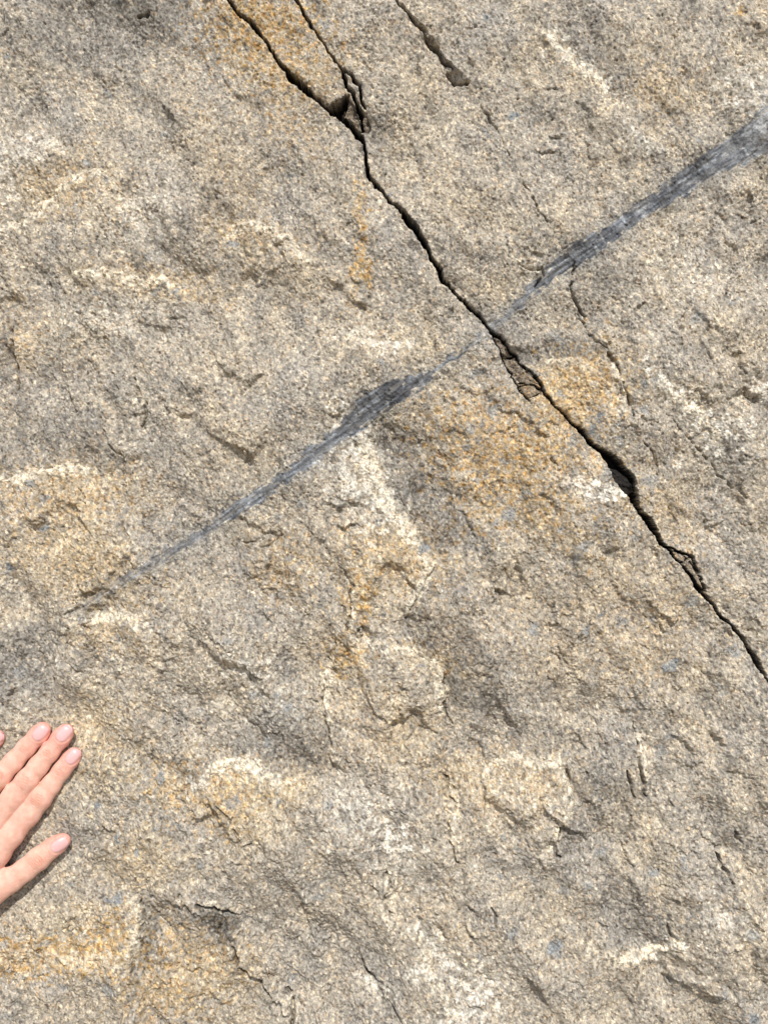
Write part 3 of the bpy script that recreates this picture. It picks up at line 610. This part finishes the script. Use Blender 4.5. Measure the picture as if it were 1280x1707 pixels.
def chain(nodes, k=3.0, m=22):
    """nodes: [(point, radius)] -> (slice, sdf)"""
    pts = [toc(p) for p, r in nodes]; R = [r for p, r in nodes]
    sl = box(pts, max(R) + m); d = None
    for (a, ra), (b, rb) in zip(zip(pts[:-1], R[:-1]), zip(pts[1:], R[1:])):
        c = cone(sl, a, ra, b, rb); d = c if d is None else smin(d, c, k)
    return sl, d
def add(sl, d, k): SD[sl] = smin(SD[sl], d, k)
# palm: metacarpals and cross bars
mcp = {k: CH[k][-1] for k in CH}
wtop = wr1 * .5 + wr2 * .5
wmid = {'index': wr1 * .75 + wr2 * .25, 'middle': wr1 * .5 + wr2 * .5, 'ring': wr1 * .25 + wr2 * .75, 'pinky': wr2}
for k in ('index', 'middle', 'ring', 'pinky'):
    add(*chain([mcp[k], (mcp[k][0] * .5 + wmid[k] * .5 + np.array((0, 0, 1.5)), 11.5), (wmid[k], 14)]), 9)
o_ = list(('index', 'middle', 'ring', 'pinky'))
for a, b in zip(o_[:-1], o_[1:]):
    pa = CH[a][-1][0] * .88 + CH[a][-2][0] * .12; pb = CH[b][-1][0] * .88 + CH[b][-2][0] * .12
    add(*chain([(pa - (0, 0, 2.5), 8.6), (pb - (0, 0, 2.5), 8.4)]), 7)
th = CH['thumb']
add(*chain([th[-1], (P3(-230, 1570, 15), 13), (wr1 + np.array((3, 2, 0)), 15)]), 9)
add(*chain([(P3(-130, 1380, 9), 7.5), (P3(-300, 1500, 13), 11)]), 7)
# wrist, forearm, elbow, upper arm
add(*chain([(wr1, 15), (wr1 + dirn * 50 + (0, 0, 16), 17), (elb * .5 + wr1 * .5, 27), (elb, 36)], 10, 40), 10)
add(*chain([(wr2, 14.5), (wr2 + dirn * 50 + (0, 0, 16), 17), (elb * .5 + wr2 * .5, 26), (elb, 34)], 10, 40), 12)
add(*chain([(elb, 37), (elb * .5 + sh * .5, 41), (sh, 44)], 10, 40), 20)
# fingers: hard against each other, soft into the palm
FS = np.full(Ug.shape, 60, np.float32)
for k in ('pinky', 'ring', 'middle', 'index', 'thumb'):
    sl, d = chain(CH[k], 4)
    FS[sl] = smin(FS[sl], d, .25)
# knuckle swellings
for k in ('middle', 'index', 'ring'):
    i = 4; p, r = CH[k][i]; sl, d = chain([(p + (0, 0, 1.7), r * .82), (p + U * 1.5 + (0, 0, 1.6), r * .82)]); FS[sl] = smin(FS[sl], d, 3)
SD = smin(SD, FS, 3.2)
# surface nets
def nets(SD):
    ins = SD < 0
    cnt = np.zeros(tuple(s - 1 for s in SD.shape), np.int8)
    for a in (0, 1):
        for b in (0, 1):
            for c in (0, 1):
                cnt += ins[a:a + cnt.shape[0], b:b + cnt.shape[1], c:c + cnt.shape[2]]
    act = (cnt > 0) & (cnt < 8); idx = np.full(cnt.shape, -1, np.int64); n = int(act.sum()); idx[act] = np.arange(n)
    ci, cj, ck = np.nonzero(act); acc = np.zeros((n, 3)); wsum = np.zeros(n)
    axs = (ua, va, ha); base = (ci, cj, ck)
    for axn in range(3):
        o1, o2 = [q for q in range(3) if q != axn]
        for a in (0, 1):
            for b in (0, 1):
                i0 = [ci.copy(), cj.copy(), ck.copy()]; i0[o1] = i0[o1] + a; i0[o2] = i0[o2] + b
                i1 = [q.copy() for q in i0]; i1[axn] = i1[axn] + 1
                s0 = SD[tuple(i0)]; s1 = SD[tuple(i1)]; m = (s0 < 0) != (s1 < 0)
                t_ = np.where(m, s0 / np.where(m, s0 - s1, 1), 0)
                for q in range(3):
                    p0 = axs[q][i0[q]]; p1 = axs[q][i1[q]]; acc[:, q] += np.where(m, p0 + t_ * (p1 - p0), 0)
                wsum += m
    P = acc / wsum[:, None]; faces = []
    for axn in range(3):
        o1, o2 = (axn + 1) % 3, (axn + 2) % 3
        sA = [slice(None)] * 3; sB = [slice(None)] * 3; sA[axn] = slice(0, -1); sB[axn] = slice(1, None)
        for q in (o1, o2): sA[q] = slice(1, -1); sB[q] = slice(1, -1)
        A_ = ins[tuple(sA)]; B_ = ins[tuple(sB)]
        e = np.nonzero(A_ != B_); g = list(e); g[o1] = g[o1] + 1; g[o2] = g[o2] + 1
        def at(d1, d2):
            h = [q.copy() for q in g]; h[o1] = h[o1] + d1; h[o2] = h[o2] + d2; return idx[tuple(h)]
        q = np.stack([at(-1, -1), at(0, -1), at(0, 0), at(-1, 0)], 1)
        fl = ~A_[e]; q[fl] = q[fl][:, ::-1]; faces.append(q)
    F_ = np.concatenate(faces); return P, F_[(F_ >= 0).all(1)]
Pn, Fn = nets(SD)
# light smoothing
e = np.concatenate([Fn[:, [0, 1]], Fn[:, [1, 2]], Fn[:, [2, 3]], Fn[:, [3, 0]]]); e = np.concatenate([e, e[:, ::-1]])
deg = np.bincount(e[:, 0], minlength=len(Pn))[:, None]
def lap(Q):
    return np.stack([np.bincount(e[:, 0], Q[e[:, 1], i], minlength=len(Pn)) for i in range(Q.shape[1])], 1) / deg
for _ in range(4): Pn = Pn + .5 * (lap(Pn) - Pn); Pn = Pn - .52 * (lap(Pn) - Pn) * .8
M3 = org + Pn[:, :1] * U + Pn[:, 1:2] * Wv + Pn[:, 2:3] * np.array((0, 0, 1.0))     # mm (x, up, h)
# creases over the joints, colour of the skin
skin = np.tile(np.array((.80, .475, .37)), (len(M3), 1)); disp = np.zeros(len(M3))
def blend(c, wgt): 
    global skin
    skin = skin + (np.array(c) - skin) * np.clip(wgt, 0, 1)[:, None]
def local(k, i):
    p0 = CH[k][i][0]; dd = CH[k][i - 1][0] - p0; dd = dd * (1, 1, 0); dd /= np.linalg.norm(dd)
    q = M3 - p0; a = q[:, 0] * dd[0] + q[:, 1] * dd[1]; b = q[:, 0] * dd[1] - q[:, 1] * dd[0]; return a, b, q[:, 2]
rk = np.random.RandomState(3)
NAILS = {'index': ((503,488),(.63,.777),10.6,8.4,0), 'middle': ((441,322),(.63,.777),11.0,8.9,0), 'ring': ((270,318),(.66,.75),10.6,8.9,0), 'pinky': ((-42,360),(.75,.66),8.5,7.2,0), 'thumb': ((410,1112),(.85,.52),10.5,8.8,2.2)}
def nailring():
    global disp
    for k, ((zx, zy), dv, ln, wd, off) in NAILS.items():
        c = P3(zx, zy, 10); dv = np.array(dv) / np.hypot(*dv); pv = np.array((dv[1], -dv[0]))
        a = ((M3[:, 0] - c[0]) * dv[0] + (M3[:, 1] - c[1]) * dv[1]) / (ln / 2); b = ((M3[:, 0] - c[0]) * pv[0] + (M3[:, 1] - c[1]) * pv[1] - off * .3) / (wd / 2)
        q = (np.abs(a) ** 2.8 + np.abs(b) ** 2.8) ** (1 / 2.8); up = M3[:, 2] > 1
        rim = up * np.exp(-((q - 1.06) / .10) ** 2) * (a < .85)
        blend((.60, .27, .21), rim * .25); disp += up * (.16 * np.exp(-((q - 1.22) / .12) ** 2) - .16 * np.exp(-((q - 1.04) / .08) ** 2)) * (a < .8)
for k in CH:
    jd, jp = (2, 4) if k != 'thumb' else (3, 3)
    a, b, h = local(k, 1); r = CH[k][1][1]
    near = (np.abs(b) < r + 2.5) & (a > -30) & (a < 30)
    blend((.80, .35, .29), near * sst(a, -13, 4) * .7)                       # flushed fingertip
    for j, lines, col in ((jd, (-1.3, .1, 1.6), .22), (jp, (-3.4, -1.9, -.5, 1.1, 2.7, 4.0), .30)):
        if k == 'thumb' and j == jp and col == .22: continue
        a, b, h = local(k, j); r = CH[k][j][1]; nr = (np.abs(b) < r * .95) & (h > -1)
        blend((.76, .40, .29), nr * np.exp(-(a / 6.0) ** 2 - (b / (r * .8)) ** 2) * col * 1.5)
        for l in lines:
            curv = l * (1 - .30 * (b / r) ** 2) + .25 * np.sin(b * 1.3 + l * 5)
            ln = nr * np.exp(-((a - curv) / .42) ** 2) * (1 - np.clip(np.abs(b) / (r * (.60 + .25 * rk.rand())), 0, 1) ** 3)
            disp -= .34 * ln; blend((.58, .26, .19), ln * .6)
nailring()
blend((.84, .58, .45), np.clip(N(M3[:, 0] * 3, M3[:, 1] * 3, 60, 91) * .12, 0, .3))
blend((.74, .42, .32), np.clip(N(M3[:, 0] * 3, M3[:, 1] * 3, 34, 92) * .09, 0, .3))
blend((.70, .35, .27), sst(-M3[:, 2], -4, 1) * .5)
HS = .001
VH = np.stack([M3[:, 0] * HS, -(M3[:, 2] + H0) * HS, M3[:, 1] * HS], 1)
# normals for displacement
def fnorm(Vx, Fx):
    n = np.cross(Vx[Fx[:, 2]] - Vx[Fx[:, 0]], Vx[Fx[:, 3]] - Vx[Fx[:, 1]]); out = np.zeros_like(Vx)
    for c in range(4):
        for q in range(3): out[:, q] += np.bincount(Fx[:, c], n[:, q], minlength=len(Vx))
    return out / np.maximum(np.linalg.norm(out, axis=1, keepdims=True), 1e-12)
nn = fnorm(VH, Fn)
top = np.argmax(-VH[:, 1]);  sgn = 1.0 if nn[top, 1] < 0 else -1.0
if sgn < 0: Fn = Fn[:, ::-1]; nn = -nn
VH = VH + nn * (disp * HS)[:, None]
sm = bpy.data.materials.new('skin'); sm.use_nodes = True; t = sm.node_tree; b = t.nodes['Principled BSDF']; L = t.links.new
at = node(t, 'ShaderNodeAttribute', attribute_name='stone')
tc = node(t, 'ShaderNodeTexCoord'); n1 = node(t, 'ShaderNodeTexNoise'); n1.inputs['Scale'].default_value = 260; n1.inputs['Detail'].default_value = 4; L(tc.outputs['Object'], n1.inputs['Vector'])
rp = node(t, 'ShaderNodeValToRGB'); rp.color_ramp.elements[0].color = (.90, .82, .80, 1); rp.color_ramp.elements[1].color = (1.06, 1.08, 1.09, 1); rp.color_ramp.elements[0].position = .3; rp.color_ramp.elements[1].position = .7; L(n1.outputs[0], rp.inputs[0])
mx = node(t, 'ShaderNodeMix', data_type='RGBA', blend_type='MULTIPLY'); mx.inputs[0].default_value = 1; L(at.outputs['Color'], mx.inputs[6]); L(rp.outputs[0], mx.inputs[7]); L(mx.outputs[2], b.inputs['Base Color'])
b.inputs['Roughness'].default_value = .48; b.inputs['Specular IOR Level'].default_value = .35
b.inputs['Subsurface Weight'].default_value = .35; b.inputs['Subsurface Radius'].default_value = (1.0, .35, .2); b.inputs['Subsurface Scale'].default_value = .0022
vo = node(t, 'ShaderNodeTexVoronoi'); vo.inputs['Scale'].default_value = 1300; L(tc.outputs['Object'], vo.inputs['Vector'])
bp = node(t, 'ShaderNodeBump'); bp.inputs['Strength'].default_value = .6; bp.inputs['Distance'].default_value = .0002; L(vo.outputs['Distance'], bp.inputs['Height']); L(bp.outputs[0], b.inputs['Normal'])
hand = link('person', mesh_from('person', VH, Fn, skin, sm), label='pale bare left hand pressed flat on the rock, fingers pointing up right, thumb apart', category='person')

# sleeve of the arm, wholly outside the photograph
cm = bpy.data.materials.new('sleeve_cloth'); cm.use_nodes = True; t = cm.node_tree; cb = t.nodes['Principled BSDF']; cb.inputs['Roughness'].default_value = .9
wn = node(t, 'ShaderNodeTexNoise'); wn.inputs['Scale'].default_value = 900; wr = node(t, 'ShaderNodeValToRGB'); wr.color_ramp.elements[0].color = (.035, .045, .07, 1); wr.color_ramp.elements[1].color = (.09, .11, .16, 1)
t.links.new(node(t, 'ShaderNodeTexCoord').outputs['Object'], wn.inputs['Vector']); t.links.new(wn.outputs[0], wr.inputs[0]); t.links.new(wr.outputs[0], cb.inputs['Base Color'])
wc = (wr1 + wr2) / 2; path = [wc * .62 + elb * .38, wc * .3 + elb * .7, elb + (elb - wc) * .02, elb * .6 + sh * .4, sh, sh + (sh - elb) / np.linalg.norm(sh - elb) * 52]
rad = [34, 41, 48, 53, 58, 50]; sp = []; 
for i in range(len(path) - 1):
    for q in range(14): f = q / 14; sp.append((path[i] * (1 - f) + path[i + 1] * f, rad[i] * (1 - f) + rad[i + 1] * f))
sp.append((path[-1], rad[-1])); P_ = np.array([p for p, _ in sp]); R_ = np.array([q for _, q in sp])
for _ in range(6): P_[1:-1] = (P_[:-2] + P_[1:-1] + P_[2:]) / 3
T_ = np.gradient(P_, axis=0); T_ /= np.linalg.norm(T_, axis=1, keepdims=True); nk = 48; vv = []
for i, (p, q, d) in enumerate(zip(P_, R_, T_)):
    e1 = np.cross(d, (0.3, -.9, .2)); e1 /= np.linalg.norm(e1); e2 = np.cross(d, e1)
    if i > len(P_) - 8: q = q * math.sqrt(max(0, 1 - ((i - len(P_) + 8) / 7.0) ** 2)) + .5
    for k in range(nk):
        a = 2 * math.pi * k / nk; rr = q * (1 + .045 * math.sin(3 * a + i * .5) + .03 * math.sin(i * 1.1 + 2 * math.sin(a)))
        vv.append(p + rr * (math.cos(a) * e1 + math.sin(a) * e2))
vv = np.array(vv); m_, k_ = np.meshgrid(np.arange(len(P_) - 1), np.arange(nk), indexing='ij')
fs = np.stack([m_ * nk + k_, m_ * nk + (k_ + 1) % nk, (m_ + 1) * nk + (k_ + 1) % nk, (m_ + 1) * nk + k_], -1).reshape(-1, 4)
link('sleeve', mesh_from('sleeve', np.stack([vv[:, 0] * HS, -(vv[:, 2] + H0) * HS, vv[:, 1] * HS], 1), fs, None, cm), hand)

# nails
nm = bpy.data.materials.new('nail'); nm.use_nodes = True; nb = nm.node_tree.nodes['Principled BSDF']
na = node(nm.node_tree, 'ShaderNodeAttribute', attribute_name='stone'); nm.node_tree.links.new(na.outputs['Color'], nb.inputs['Base Color'])
nb.inputs['Roughness'].default_value = .40; nb.inputs['Subsurface Weight'].default_value = .25; nb.inputs['Subsurface Scale'].default_value = .001; nb.inputs['Subsurface Radius'].default_value = (1, .4, .3)
bvh = BVHTree.FromPolygons([Vector(v) for v in VH], [tuple(int(q) for q in f) for f in Fn])
for k, ((zx, zy), dv, ln, wd, off) in NAILS.items():
    c = P3(zx, zy, 10); dv = np.array(dv) / np.hypot(*dv); pv = np.array((dv[1], -dv[0]))
    nu, nv = 27, 23; pts = []; col = []
    for i in range(nu):
        for j in range(nv):
            a = -1 + 2 * i / (nu - 1); b_ = -1 + 2 * j / (nv - 1)
            # square -> rounded outline: narrower, rounder at both ends
            ww = (1 - abs(a) ** 3.2 * (.42 if a < 0 else .50)) * (.94 + .06 * a)
            aa = a * (1 - .10 * b_ * b_ * (1 if a > 0 else .9) * abs(a))
            q = c[:2] + dv * aa * ln / 2 + pv * (b_ * ww * wd / 2 + off * .3)
            hit = bvh.ray_cast(Vector((q[0] * HS, -.2, q[1] * HS)), Vector((0, 1, 0)))
            if hit[0] is None: hp = Vector((q[0] * HS, -(H0 + 4) * HS, q[1] * HS)); hn = Vector((0, -1, 0))
            else: hp, hn = hit[0], hit[1]
            if hn.y > 0: hn = -hn
            ed = max(abs(a), abs(b_)); lift = .30 * (1 - ed ** 6) - .22 * ed ** 8 + (.12 * max(a, 0) ** 4)
            pts.append(np.array(hp) + np.array(hn) * lift * HS)
            lun = max(0, 1 - ((a + 1.05) / .45) ** 2 - (b_ / .7) ** 2)
            tipw = max(0, (a - .86) / .14); cc = np.array((.75, .43, .415))
            cc = cc + (np.array((.82, .60, .60)) - cc) * min(.4, lun); cc = cc + (np.array((.84, .66, .60)) - cc) * tipw * .5
            col.append(cc)
    q = (np.arange(nu - 1)[:, None] * nv + np.arange(nv - 1)[None, :]); Fq = np.stack([q, q + 1, q + nv + 1, q + nv], -1).reshape(-1, 4)
    pts = np.array(pts); n2 = fnorm(pts, Fq)
    if n2[:, 1].mean() > 0: Fq = Fq[:, ::-1]
    link('fingernail', mesh_from('fingernail', pts, Fq, np.array(col), nm), hand)
